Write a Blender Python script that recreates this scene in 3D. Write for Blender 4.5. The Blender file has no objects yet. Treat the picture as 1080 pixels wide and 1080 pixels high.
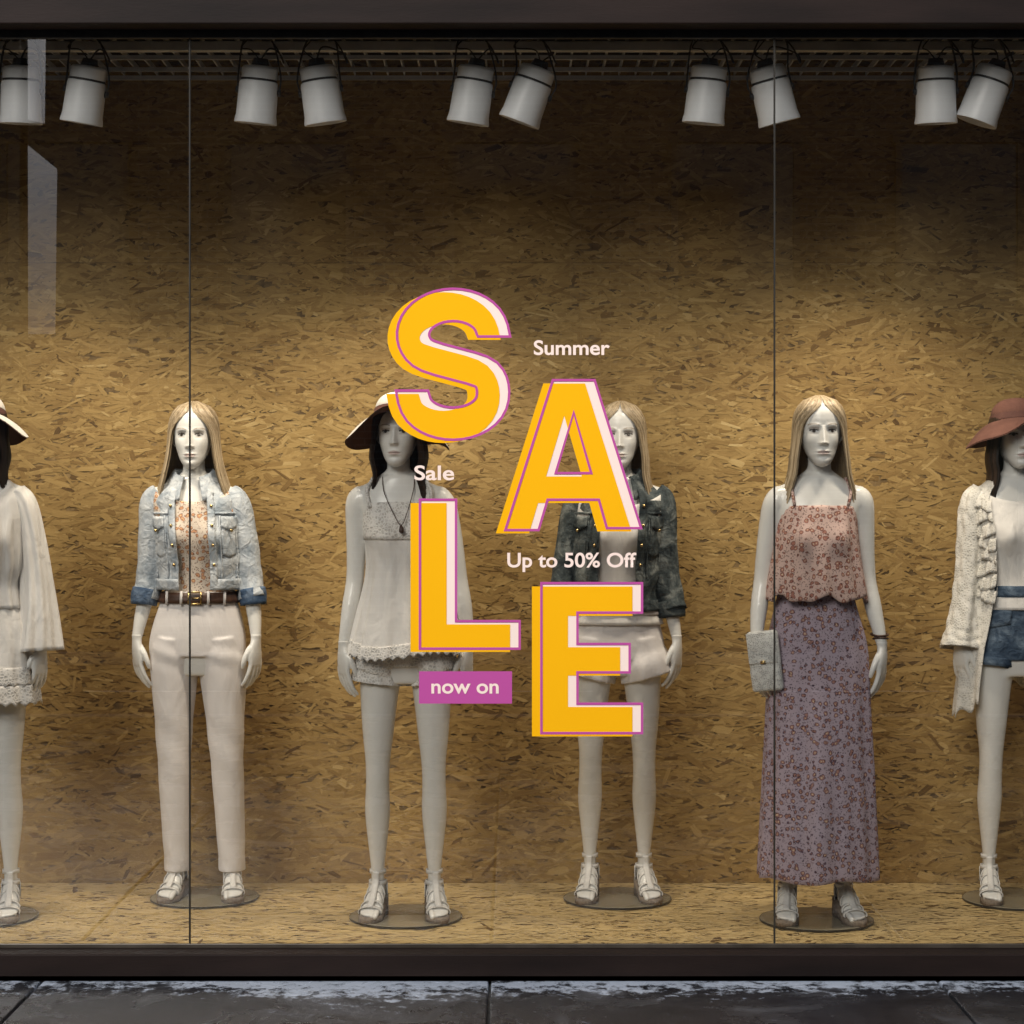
import bpy, bmesh, math, random
import numpy as np
from mathutils import Vector, Matrix
from mathutils.geometry import tessellate_polygon
random.seed(7); rng=np.random.default_rng(7)
S=bpy.context.scene
S.view_settings.view_transform='Standard'
S.view_settings.look='None'
COL=S.collection
pi=math.pi; sin=math.sin; cos=math.cos

# ---------------------------------------------------------------- materials
def newmat(name):
    m=bpy.data.materials.new(name); m.use_nodes=True
    nt=m.node_tree; return m,nt,nt.nodes['Principled BSDF'],nt.nodes['Material Output']
def N(nt,t,**k):
    n=nt.nodes.new(t)
    for a,b in k.items():
        if a in n.inputs.keys(): n.inputs[a].default_value=b
        else: setattr(n,a,b)
    return n
def L(nt,a,b): nt.links.new(a,b)
def ramp(nt,fac,stops):
    r=nt.nodes.new('ShaderNodeValToRGB'); e=r.color_ramp.elements
    while len(e)<len(stops): e.new(0.5)
    for i,(p,c) in enumerate(stops):
        e[i].position=p; e[i].color=(c[0],c[1],c[2],1)
    L(nt,fac,r.inputs['Fac']); return r.outputs['Color']
def coords(nt,scale=(1,1,1),kind='Object',rot=(0,0,0)):
    tc=nt.nodes.new('ShaderNodeTexCoord'); mp=nt.nodes.new('ShaderNodeMapping')
    mp.inputs['Scale'].default_value=scale; mp.inputs['Rotation'].default_value=rot
    L(nt,tc.outputs[kind],mp.inputs['Vector']); return mp.outputs['Vector']
def bump(nt,b,h,strength=.3,dist=.01):
    n=N(nt,'ShaderNodeBump'); n.inputs['Strength'].default_value=strength; n.inputs['Distance'].default_value=dist
    L(nt,h,n.inputs['Height']); L(nt,n.outputs['Normal'],b.inputs['Normal']); return n
def noisy(name,c1,c2,scale=5,rough=.6,bs=0,bscale=None,bdist=.005,stretch=(1,1,1),metal=0,detail=5,spec=.5,lo=.35,hi=.65):
    m,nt,b,o=newmat(name)
    v=coords(nt,stretch)
    n=N(nt,'ShaderNodeTexNoise',Scale=scale,Detail=detail); L(nt,v,n.inputs['Vector'])
    L(nt,ramp(nt,n.outputs['Fac'],[(lo,c1),(hi,c2)]),b.inputs['Base Color'])
    b.inputs['Roughness'].default_value=rough; b.inputs['Metallic'].default_value=metal
    b.inputs['Specular IOR Level'].default_value=spec
    if bs:
        n2=N(nt,'ShaderNodeTexNoise',Scale=bscale or scale*6,Detail=4); L(nt,v,n2.inputs['Vector'])
        bump(nt,b,n2.outputs['Fac'],bs,bdist)
    return m
M={}
M['skin']=noisy('mannequin_paint',(.78,.77,.73),(.83,.82,.785),3,.22)
def headmat():
    m,nt,b,o=newmat('mannequin_face_paint')
    a=N(nt,'ShaderNodeAttribute'); a.attribute_name='paint'
    L(nt,a.outputs['Color'],b.inputs['Base Color']); b.inputs['Roughness'].default_value=.3; return m
M['head']=headmat()
def hairmat(name,c1,c2):
    m,nt,b,o=newmat(name)
    a=N(nt,'ShaderNodeAttribute'); a.attribute_name='shade'
    n=N(nt,'ShaderNodeTexNoise',Scale=60,Detail=2); L(nt,coords(nt,(3,3,.12)),n.inputs['Vector'])
    ad=N(nt,'ShaderNodeMath',operation='MULTIPLY_ADD'); L(nt,n.outputs['Fac'],ad.inputs[0]); ad.inputs[1].default_value=.7
    L(nt,a.outputs['Fac'],ad.inputs[2])
    L(nt,ramp(nt,ad.outputs[0],[(.3,c1),(1.0,c2)]),b.inputs['Base Color'])
    b.inputs['Roughness'].default_value=.42; return m
M['blonde']=hairmat('blonde_hair',(.22,.155,.08),(.64,.51,.34))
M['brunette']=hairmat('brunette_hair',(.012,.007,.005),(.06,.035,.022))
def cloth(name,c1,c2,wr=.5,weave=700,wscale=9,stretch=(1,1,.45),lo=.3,hi=.7):
    m,nt,b,o=newmat(name)
    v=coords(nt,stretch)
    n=N(nt,'ShaderNodeTexNoise',Scale=wscale,Detail=4,Distortion=.8); L(nt,v,n.inputs['Vector'])
    L(nt,ramp(nt,n.outputs['Fac'],[(lo,c1),(hi,c2)]),b.inputs['Base Color'])
    w=N(nt,'ShaderNodeTexNoise',Scale=weave,Detail=1); L(nt,coords(nt),w.inputs['Vector'])
    mx=N(nt,'ShaderNodeMath',operation='MULTIPLY_ADD'); L(nt,w.outputs['Fac'],mx.inputs[0]); mx.inputs[1].default_value=.06; L(nt,n.outputs['Fac'],mx.inputs[2])
    bump(nt,b,mx.outputs[0],wr,.02)
    b.inputs['Roughness'].default_value=.85; b.inputs['Specular IOR Level'].default_value=.2
    return m
M['white_cotton']=cloth('white_cotton',(.76,.72,.70),(.84,.80,.78),.5)
M['white_blouse']=cloth('white_blouse',(.78,.75,.71),(.87,.84,.80),.5,wscale=16)
def denim(name,c1,c2,c3):
    m,nt,b,o=newmat(name)
    v=coords(nt)
    n=N(nt,'ShaderNodeTexNoise',Scale=14,Detail=7,Roughness=.65,Distortion=.6); L(nt,v,n.inputs['Vector'])
    L(nt,ramp(nt,n.outputs['Fac'],[(.34,c1),(.5,c2),(.66,c3)]),b.inputs['Base Color'])
    n2=N(nt,'ShaderNodeTexNoise',Scale=28,Detail=4,Distortion=1.2); L(nt,v,n2.inputs['Vector'])
    bump(nt,b,n2.outputs['Fac'],.7,.012)
    b.inputs['Roughness'].default_value=.9; b.inputs['Specular IOR Level'].default_value=.15
    return m
M['denim_light']=denim('washed_light_denim',(.28,.33,.38),(.48,.52,.56),(.67,.70,.72))
M['denim_dark']=denim('dark_denim',(.018,.024,.028),(.07,.085,.088),(.24,.26,.25))
M['denim_blue']=denim('blue_denim',(.03,.05,.085),(.075,.11,.16),(.2,.26,.33))
M['denim_cuff']=denim('denim_cuff',(.03,.06,.12),(.07,.11,.18),(.15,.2,.28))
def lace(name,c1,c2,sc=90):
    m,nt,b,o=newmat(name)
    v=N(nt,'ShaderNodeTexVoronoi',Scale=sc,feature='DISTANCE_TO_EDGE'); L(nt,coords(nt),v.inputs['Vector'])
    w=N(nt,'ShaderNodeTexVoronoi',Scale=sc*.3); L(nt,coords(nt),w.inputs['Vector'])
    mu=N(nt,'ShaderNodeMath',operation='MULTIPLY'); L(nt,v.outputs['Distance'],mu.inputs[0]); L(nt,w.outputs['Distance'],mu.inputs[1])
    L(nt,ramp(nt,mu.outputs[0],[(.02,c2),(.12,c1)]),b.inputs['Base Color'])
    n=N(nt,'ShaderNodeTexNoise',Scale=20,Detail=4); L(nt,coords(nt,(1,1,.4)),n.inputs['Vector'])
    ad=N(nt,'ShaderNodeMath',operation='MULTIPLY_ADD'); L(nt,mu.outputs[0],ad.inputs[0]); ad.inputs[1].default_value=-1.5; L(nt,n.outputs['Fac'],ad.inputs[2])
    bump(nt,b,ad.outputs[0],.6,.008)
    b.inputs['Roughness'].default_value=.9; b.inputs['Specular IOR Level'].default_value=.15
    return m
M['lace']=lace('white_lace',(.58,.56,.52),(.85,.82,.78))
M['lace_cream']=lace('cream_lace',(.62,.60,.54),(.80,.77,.71),110)
def floral(name,bg,dark,petal,centre,sc):
    m,nt,b,o=newmat(name)
    nz=N(nt,'ShaderNodeTexNoise',Scale=sc*.8,Detail=2); L(nt,coords(nt),nz.inputs['Vector'])
    mx=N(nt,'ShaderNodeMix',data_type='VECTOR'); mx.inputs[0].default_value=.016
    L(nt,coords(nt),mx.inputs[4]); L(nt,nz.outputs['Color'],mx.inputs[5])
    v=N(nt,'ShaderNodeTexVoronoi',Scale=sc,Randomness=.8); L(nt,mx.outputs[1],v.inputs['Vector'])
    v2=N(nt,'ShaderNodeTexVoronoi',Scale=sc*2.7); L(nt,mx.outputs[1],v2.inputs['Vector'])
    r1=ramp(nt,v.outputs['Distance'],[(.08,centre),(.17,petal),(.28,petal),(.36,dark),(.43,bg),(.6,bg)])
    r2=ramp(nt,v2.outputs['Distance'],[(.15,(.18,.14,.14)),(.42,(1,1,1))])
    mm=N(nt,'ShaderNodeMix',data_type='RGBA',blend_type='MULTIPLY'); mm.inputs[0].default_value=.85
    L(nt,r1,mm.inputs[6]); L(nt,r2,mm.inputs[7]); L(nt,mm.outputs[2],b.inputs['Base Color'])
    n=N(nt,'ShaderNodeTexNoise',Scale=12,Detail=3); L(nt,coords(nt,(1,1,.3)),n.inputs['Vector'])
    bump(nt,b,n.outputs['Fac'],.5,.012)
    b.inputs['Roughness'].default_value=.8; b.inputs['Specular IOR Level'].default_value=.2
    return m
M['floral_skirt']=floral('purple_floral',(.44,.36,.42),(.07,.04,.075),(.36,.19,.16),(.70,.55,.38),50)
M['floral_top']=floral('pink_floral',(.58,.42,.37),(.17,.07,.06),(.38,.17,.13),(.72,.58,.43),50)
M['floral_orange']=floral('coral_floral',(.70,.60,.50),(.32,.16,.10),(.60,.32,.18),(.75,.58,.3),50)
M['belt']=noisy('brown_leather',(.045,.02,.012),(.085,.04,.022),20,.45,.2)
M['brass']=noisy('brass',(.5,.36,.16),(.6,.45,.2),10,.3,metal=1)
M['strap']=noisy('white_leather',(.68,.66,.63),(.80,.78,.74),20,.45,.2)
M['sole']=noisy('cork_sole',(.16,.12,.09),(.30,.24,.18),120,.8)
M['hat_cream']=noisy('cream_felt',(.60,.57,.52),(.72,.69,.63),12,.9,.3,200)
M['hat_brown']=noisy('burgundy_felt',(.105,.045,.036),(.165,.075,.058),12,.9,.3,200)
M['hat_rust']=noisy('rust_felt',(.12,.05,.036),(.17,.074,.053),12,.9,.3,200)
M['clutch']=lace('woven_clutch',(.46,.46,.44),(.74,.74,.71),160)
M['disc']=noisy('smoked_disc',(.20,.18,.13),(.27,.24,.17),3,.10)
M['disc_rim']=noisy('disc_rim',(.05,.045,.035),(.08,.07,.055),8,.3,metal=.4)
M['can']=noisy('white_lamp_enamel',(.76,.765,.78),(.82,.825,.84),6,.4)
M['black']=noisy('black_plastic',(.015,.015,.016),(.03,.03,.03),20,.5)
M['grid']=noisy('ceiling_bar_paint',(.38,.39,.40),(.54,.54,.55),6,.6)
M['ceil']=noisy('dark_ceiling',(.03,.033,.036),(.05,.052,.055),4,.9)
M['frame']=noisy('bronze_frame',(.0080,.0044,.0036),(.019,.0108,.0088),2.5,.6,.1,60,stretch=(.6,3,3),detail=7,spec=.15)
M['frame_lt']=noisy('frame_bead',(.05,.040,.030),(.085,.070,.055),9,.35,metal=.3)
M['silicone']=noisy('seam_silicone',(.014,.012,.009),(.032,.028,.022),5,.6,spec=.2)

# glass : single tinted sheet
m,nt,b,o=newmat('tinted_window_glass'); nt.nodes.remove(b)
tr=N(nt,'ShaderNodeBsdfTransparent'); tr.inputs[0].default_value=(.65,.65,.635,1)
gl=N(nt,'ShaderNodeBsdfGlossy'); gl.inputs['Roughness'].default_value=.0; gl.inputs[0].default_value=(1,1,1,1)
lw=N(nt,'ShaderNodeLayerWeight'); lw.inputs[0].default_value=.5
pw=N(nt,'ShaderNodeMath',operation='POWER'); L(nt,lw.outputs['Facing'],pw.inputs[0]); pw.inputs[1].default_value=5
ma=N(nt,'ShaderNodeMath',operation='MULTIPLY_ADD'); L(nt,pw.outputs[0],ma.inputs[0]); ma.inputs[1].default_value=.7; ma.inputs[2].default_value=.125
mi=N(nt,'ShaderNodeMixShader'); L(nt,ma.outputs[0],mi.inputs[0]); L(nt,tr.outputs[0],mi.inputs[1]); L(nt,gl.outputs[0],mi.inputs[2])
L(nt,mi.outputs[0],o.inputs['Surface']); M['glass']=m

# OSB flakes
m,nt,b,o=newmat('osb_strands')
at=N(nt,'ShaderNodeAttribute'); at.attribute_name='shade'
uv=N(nt,'ShaderNodeUVMap'); uv.uv_map='grain'
mp=N(nt,'ShaderNodeMapping'); mp.inputs['Scale'].default_value=(11,300,1); L(nt,uv.outputs[0],mp.inputs['Vector'])
n=N(nt,'ShaderNodeTexNoise',Scale=1,Detail=4,Roughness=.6); L(nt,mp.outputs[0],n.inputs['Vector'])
big=N(nt,'ShaderNodeTexNoise',Scale=1.6,Detail=4); L(nt,coords(nt,(1,1,1.8)),big.inputs['Vector'])
b1=N(nt,'ShaderNodeMath',operation='MULTIPLY_ADD'); L(nt,big.outputs['Fac'],b1.inputs[0]); b1.inputs[1].default_value=.40; b1.inputs[2].default_value=-.20
b2=N(nt,'ShaderNodeMath',operation='ADD'); L(nt,at.outputs['Fac'],b2.inputs[0]); L(nt,b1.outputs[0],b2.inputs[1])
ad=N(nt,'ShaderNodeMath',operation='MULTIPLY_ADD'); L(nt,n.outputs['Fac'],ad.inputs[0]); ad.inputs[1].default_value=.42; L(nt,b2.outputs[0],ad.inputs[2])
L(nt,ramp(nt,ad.outputs[0],[(.12,(.075,.040,.014)),(.4,(.235,.140,.046)),(.7,(.41,.272,.100)),(1.0,(.61,.455,.21))]),b.inputs['Base Color'])
bump(nt,b,n.outputs['Fac'],.25,.002)
b.inputs['Roughness'].default_value=.65; b.inputs['Specular IOR Level'].default_value=.3
M['osb']=m
M['osb_base']=noisy('osb_resin_core',(.10,.06,.02),(.28,.18,.07),25,.7)

def slabmat():
    m,nt,b,o=newmat('wet_slate_paving')
    v=coords(nt)
    n=N(nt,'ShaderNodeTexNoise',Scale=2.2,Detail=9,Roughness=.68,Distortion=.7); L(nt,v,n.inputs['Vector'])
    n2=N(nt,'ShaderNodeTexNoise',Scale=16,Detail=7,Roughness=.75); L(nt,v,n2.inputs['Vector'])
    base=ramp(nt,n.outputs['Fac'],[(.35,(.012,.013,.017)),(.55,(.026,.028,.034)),(.70,(.10,.105,.118))])
    # sky glints on puddle edges by the shop front, painted into the colour
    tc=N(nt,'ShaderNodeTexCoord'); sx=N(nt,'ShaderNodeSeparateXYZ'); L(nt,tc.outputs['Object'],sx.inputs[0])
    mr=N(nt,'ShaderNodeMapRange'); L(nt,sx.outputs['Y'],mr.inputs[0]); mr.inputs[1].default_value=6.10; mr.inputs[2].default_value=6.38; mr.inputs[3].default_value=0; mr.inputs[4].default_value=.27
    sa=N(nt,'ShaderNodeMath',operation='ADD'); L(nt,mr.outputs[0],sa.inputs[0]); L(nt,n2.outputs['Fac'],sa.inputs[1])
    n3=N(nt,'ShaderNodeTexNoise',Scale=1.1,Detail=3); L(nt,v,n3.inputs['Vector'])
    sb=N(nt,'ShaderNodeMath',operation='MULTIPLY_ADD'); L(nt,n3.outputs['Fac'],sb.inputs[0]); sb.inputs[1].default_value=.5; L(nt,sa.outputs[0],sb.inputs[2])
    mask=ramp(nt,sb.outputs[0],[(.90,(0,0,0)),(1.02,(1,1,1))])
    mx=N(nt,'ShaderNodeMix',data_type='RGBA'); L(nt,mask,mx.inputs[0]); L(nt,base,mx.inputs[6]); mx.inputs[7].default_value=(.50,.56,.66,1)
    L(nt,mx.outputs[2],b.inputs['Base Color'])
    L(nt,ramp(nt,n.outputs['Fac'],[(.4,(.10,.10,.10)),(.65,(.45,.45,.45))]),b.inputs['Roughness'])
    bump(nt,b,n2.outputs['Fac'],.6,.012)
    return m
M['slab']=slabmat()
M['grout']=noisy('grout',(.03,.03,.03),(.09,.09,.09),30,.9)
M['asphalt']=noisy('asphalt',(.035,.036,.038),(.06,.06,.062),60,.9,.4,300)
M['earth']=noisy('ground_asphalt',(.05,.05,.05),(.07,.068,.065),3,.95)
M['kerb']=noisy('granite_kerb',(.2,.2,.2),(.32,.32,.31),90,.8)
M['paint']=noisy('road_paint',(.6,.6,.58),(.75,.75,.73),20,.7)
M['stone']=noisy('dark_stone_cladding',(.07,.06,.055),(.12,.105,.095),4,.7,.3,40)
m,nt,b,o=newmat('brown_brick')
br=N(nt,'ShaderNodeTexBrick',Scale=1); br.inputs['Color1'].default_value=(.11,.06,.045,1); br.inputs['Color2'].default_value=(.16,.09,.065,1); br.inputs['Mortar'].default_value=(.2,.19,.17,1)
br.inputs['Brick Width'].default_value=.22; br.inputs['Row Height'].default_value=.075; br.inputs['Mortar Size'].default_value=.008
L(nt,coords(nt,rot=(pi/2,0,0)),br.inputs['Vector']); L(nt,br.outputs['Color'],b.inputs['Base Color']); b.inputs['Roughness'].default_value=.9
M['brick']=m
M['dark_glass']=noisy('window_pane',(.015,.018,.02),(.03,.034,.038),1,.08)
m,nt,b,o=newmat('white_banner_fabric')
tl=N(nt,'ShaderNodeBsdfTranslucent'); tl.inputs[0].default_value=(.93,.93,.96,1)
df=N(nt,'ShaderNodeBsdfDiffuse'); df.inputs[0].default_value=(.85,.85,.88,1)
wn=N(nt,'ShaderNodeTexNoise',Scale=3); L(nt,coords(nt),wn.inputs['Vector']); bb_=N(nt,'ShaderNodeBump'); bb_.inputs['Strength'].default_value=.2; L(nt,wn.outputs['Fac'],bb_.inputs['Height']); L(nt,bb_.outputs[0],df.inputs['Normal'])
mi=N(nt,'ShaderNodeMixShader'); mi.inputs[0].default_value=.10; L(nt,tl.outputs[0],mi.inputs[1]); L(nt,df.outputs[0],mi.inputs[2]); L(nt,mi.outputs[0],o.inputs['Surface'])
M['banner']=m
def vinyl(name,c):
    return noisy(name,tuple(k*.985 for k in c),c,3,.75,spec=.15)
M['v_yellow']=vinyl('yellow_vinyl',(1.0,.49,.0008))
M['v_cream']=vinyl('blush_vinyl',(1.0,.80,.71))
M['v_magenta']=vinyl('magenta_vinyl',(.52,.085,.34))

# ---------------------------------------------------------------- mesh tools
class MB:
    def __init__(s): s.v=[]; s.f=[]; s.m=[]; s.sh=[]
    def add(s,vs,fs,mat=0,sh=0.5):
        o=len(s.v); s.v+= [tuple(p) for p in vs]
        s.f+=[tuple(i+o for i in f) for f in fs]; s.m+=[mat]*len(fs); s.sh+=[sh]*len(fs)
    def box(s,c,d,mat=0,rot=None):
        vs=[]
        for sx in(-.5,.5):
            for sy in(-.5,.5):
                for sz in(-.5,.5):
                    p=Vector((sx*d[0],sy*d[1],sz*d[2]))
                    if rot: p=rot@p
                    vs.append((c[0]+p.x,c[1]+p.y,c[2]+p.z))
        s.add(vs,[(0,1,3,2),(4,6,7,5),(0,4,5,1),(2,3,7,6),(0,2,6,4),(1,5,7,3)],mat)
def catmull(P,sub):
    P=[np.array(p,float) for p in P]; out=[]
    Q=[2*P[0]-P[1]]+P+[2*P[-1]-P[-2]]
    for i in range(1,len(Q)-2):
        for k in range(sub):
            t=k/sub
            out.append(.5*((2*Q[i])+(-Q[i-1]+Q[i+1])*t+(2*Q[i-1]-5*Q[i]+4*Q[i+1]-Q[i+2])*t*t+(-Q[i-1]+3*Q[i]-3*Q[i+1]+Q[i+2])*t**3))
    out.append(P[-1]); return out
def tube(B,pts,rad,n=14,sub=4,ref=(1,0,0),mat=0,caps=True,fold=None,sh=.5,dome=False):
    R=[(r,r) if not isinstance(r,tuple) else r for r in rad]
    C=catmull([tuple(p)+tuple(r) for p,r in zip(pts,R)],sub)
    if dome:
        a,bb=C[-1],C[-2]; d=(a[:3]-bb[:3]); d/=np.linalg.norm(d)+1e-9
        r=a[3]; ext=[]
        for k,(q,w) in enumerate(((.5,.85),(.85,.5),(.98,.15))):
            e=a.copy(); e[:3]=a[:3]+d*r*q; e[3]=a[3]*w; e[4]=a[4]*w; ext.append(e)
        C=C+ext
    vs=[];m=len(C); ref=np.array(ref,float)
    for j,c in enumerate(C):
        t=C[min(j+1,m-1)][:3]-C[max(j-1,0)][:3]; t/=np.linalg.norm(t)+1e-9
        ax=ref-ref.dot(t)*t; ax/=np.linalg.norm(ax); ay=np.cross(t,ax)
        for i in range(n):
            a=2*pi*i/n; k=1+(fold(a,j/(m-1)) if fold else 0)
            vs.append(c[:3]+ax*cos(a)*c[3]*k+ay*sin(a)*c[4]*k)
    fs=[(j*n+i,j*n+(i+1)%n,(j+1)*n+(i+1)%n,(j+1)*n+i) for j in range(m-1) for i in range(n)]
    if caps: fs.append(tuple(range(n))[::-1]); fs.append(tuple((m-1)*n+i for i in range(n)))
    B.add(vs,fs,mat,sh)
def surf(B,f,a0,a1,na,nt_,closed=False,mat=0,sh=.5):
    vs=[]
    for j in range(nt_):
        t=j/(nt_-1)
        for i in range(na):
            a=a0+(a1-a0)*i/(na if closed else na-1)
            vs.append(f(a,t))
    fs=[]
    for j in range(nt_-1):
        for i in range(na if closed else na-1):
            i2=(i+1)%na
            fs.append((j*na+i,(j+1)*na+i,(j+1)*na+i2,j*na+i2))
    B.add(vs,fs,mat,sh)
def mk(name,B,mats,parent=None,smooth=True,warp=None,recalc=False,mods=(),shade=False):
    me=bpy.data.meshes.new(name)
    vs=[warp(p) for p in B.v] if warp else B.v
    me.from_pydata([tuple(float(q) for q in p) for p in vs],[],B.f)
    for mm in (mats if isinstance(mats,(list,tuple)) else [mats]): me.materials.append(M[mm] if isinstance(mm,str) else mm)
    me.polygons.foreach_set('material_index',B.m)
    me.polygons.foreach_set('use_smooth',[smooth]*len(me.polygons))
    if shade:
        at=me.attributes.new('shade','FLOAT','FACE'); at.data.foreach_set('value',B.sh)
    if recalc:
        bm=bmesh.new(); bm.from_mesh(me); bmesh.ops.recalc_face_normals(bm,faces=bm.faces); bm.to_mesh(me); bm.free()
    ob=bpy.data.objects.new(name,me); COL.objects.link(ob)
    if parent: ob.parent=parent
    for md in mods:
        if md[0]=='remesh':
            r=ob.modifiers.new('remesh','REMESH'); r.mode='VOXEL'; r.voxel_size=md[1]; r.use_smooth_shade=True
            s=ob.modifiers.new('smooth','SMOOTH'); s.factor=.5; s.iterations=md[2]
        elif md[0]=='solid':
            s=ob.modifiers.new('solid','SOLIDIFY'); s.thickness=md[1]; s.offset=0
        elif md[0]=='bevel':
            s=ob.modifiers.new('bevel','BEVEL'); s.width=md[1]; s.segments=2; s.limit_method='ANGLE'
    return ob
def empty(name,loc=(0,0,0)):
    e=bpy.data.objects.new(name,None); e.location=loc; e.empty_display_size=.1; COL.objects.link(e); return e
def table(rows):
    rows=sorted(rows); X=np.array([r[0] for r in rows]); Y=np.array([r[1:] for r in rows],float)
    T=np.gradient(Y,X,axis=0)
    def f(z):
        z=min(max(z,X[0]),X[-1]); i=min(max(int(np.searchsorted(X,z))-1,0),len(X)-2)
        h=X[i+1]-X[i]; t=(z-X[i])/h
        return (2*t**3-3*t*t+1)*Y[i]+(t**3-2*t*t+t)*h*T[i]+(-2*t**3+3*t*t)*Y[i+1]+(t**3-t*t)*h*T[i+1]
    return f
def g(x,s): return math.exp(-(x/s)**2)

# ---------------------------------------------------------------- mannequin anatomy
TORSO=table([(.80,.150,.075,.085),(.86,.158,.085,.10),(.92,.160,.090,.108),(.98,.150,.090,.103),(1.06,.126,.084,.085),(1.13,.106,.077,.070),
 (1.21,.114,.082,.068),(1.29,.130,.092,.073),(1.36,.136,.090,.080),(1.42,.142,.075,.082),(1.46,.132,.060,.074),(1.49,.098,.050,.062),(1.515,.058,.044,.052)])
def TS(th,z,off=0,prof=TORSO,bust=1.0,k=0):
    a,bf,bb=prof(z); sx=sin(th); cx=cos(th)
    a+=off; bf+=off; bb+=off
    x=a*math.copysign(abs(sx)**.9,sx)*(1+k)
    y=(-(bf)*abs(cx)**.9 if cx>0 else bb*abs(cx)**.9)*(1+k)
    if cx>0 and bust: y-=bust*.03*(g(abs(x)-.064,.042)*g(z-1.30,.05))
    return (x,y,z)
HEADT=table([(-.006,.006,.066,-.052),(0,.020,.077,-.03),(.012,.032,.084,-.005),(.028,.043,.087,.03),(.05,.053,.088,.06),(.075,.061,.088,.078),(.10,.067,.087,.09),
 (.13,.071,.087,.097),(.16,.072,.086,.099),(.185,.068,.080,.093),(.205,.058,.066,.080),(.220,.042,.046,.060),(.229,.024,.026,.036),(.233,.004,.004,.008)])
def head_mesh(parent,origin,turn=0,warp=None,tilt=0):
    na,nz=150,150; vs=[];cs=[]
    base=(.81,.80,.765)
    for j in range(nz):
        z=-.006+.239*j/(nz-1)
        a,fr,bk=HEADT(z); cy=(bk-fr)/2; b=(bk+fr)/2
        for i in range(na):
            s=-1+2*i/na; th=pi*s*(.35+.65*s*s)
            cx=cos(th); sx=sin(th)
            x=a*math.copysign(abs(sx)**.92,sx); y=cy-b*math.copysign(abs(cx)**.92,cx)
            c=base
            if cx>.15:
                ax=abs(x); d=0
                if .062<z<.135:
                    q=(z-.070)/.06; h=.024*max(0,1-q*.9) if z>.076 else .024*max(0,(z-.064)/.012)
                    d+=h*g(x,.0075+.004*max(0,1-q))
                d+=.005*g(ax-.010,.005)*g(z-.073,.006)
                d-=.010*g(ax-.031,.016)*g(z-.117,.011)
                d+=.0065*g(ax-.031,.011)*g(z-.115,.0065)
                d+=.0035*g(ax-.028,.018)*g(z-.134,.007)
                d+=.0065*g(x,.017)*g(z-.0475,.0042)+.007*g(x,.015)*g(z-.0375,.0045)
                d-=.003*g(x,.02)*g(z-.0425,.0015)
                d-=.003*g(x,.02)*g(z-.027,.006)
                d+=.004*g(ax-.046,.018)*g(z-.085,.020)
                d-=.002*g(ax-.042,.014)*g(z-.05,.015)
                d+=.005*g(x,.016)*g(z-.012,.010)
                y-=d
                ex=(ax-.031)/.0135; ez=(z-.115)/(.0052*max(.2,1-.5*ex*ex))
                if ex*ex+ez*ez<1:
                    c=(.45,.45,.44)
                    if (ax-.031)**2+(z-.1155)**2<.0055**2: c=(.03,.02,.015)
                if abs(ex)<1.1 and abs(z-(.1205-.003*ex*ex))<.0021: c=(.03,.024,.02)
                elif abs(ex)<1.2 and .1205<z<.1275: c=(.50,.47,.44)
                elif abs(ex)<1.0 and .106<z<.1105: c=(.64,.61,.57)
                bz=.1365+.003*(1-((ax-.034)/.016)**2)
                if .014<ax<.052 and abs(z-bz)<.0020: c=(.42,.36,.30)
                if (x/.021)**2+((z-.0425)/(.008*max(.3,1-(x/.03)**2)))**2<1: c=(.66,.54,.50)
                if ax<.019 and abs(z-.0425)<.0009: c=(.34,.23,.21)
            vs.append((x,y,z)); cs.append(c)
    fs=[(j*na+i,j*na+(i+1)%na,(j+1)*na+(i+1)%na,(j+1)*na+i) for j in range(nz-1) for i in range(na)]
    fs+=[tuple(range(na))[::-1],tuple((nz-1)*na+i for i in range(na))]
    # ears
    B=MB(); B.add(vs,fs)
    for s in(-1,1):
        tube(B,[(s*.066,.012,.078),(s*.074,.016,.092),(s*.077,.020,.112),(s*.073,.016,.126)],[(.004,.006),(.006,.010),(.006,.013),(.004,.008)],10,3,(1,0,0),dome=True)
    cs+= [base]*(len(B.v)-len(cs))
    R=Matrix.Rotation(turn,3,'Z')@Matrix.Rotation(tilt,3,'Y')
    o=Vector(origin)
    def w(p):
        q=R@Vector(p)+o; return warp(q) if warp else q
    ob=mk('head',B,'head',parent,warp=w)
    at=ob.data.color_attributes.new('paint','FLOAT_COLOR','POINT')
    at.data.foreach_set('color',np.array([c+(1,) for c in cs],float).ravel())
    return R,o
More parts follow.
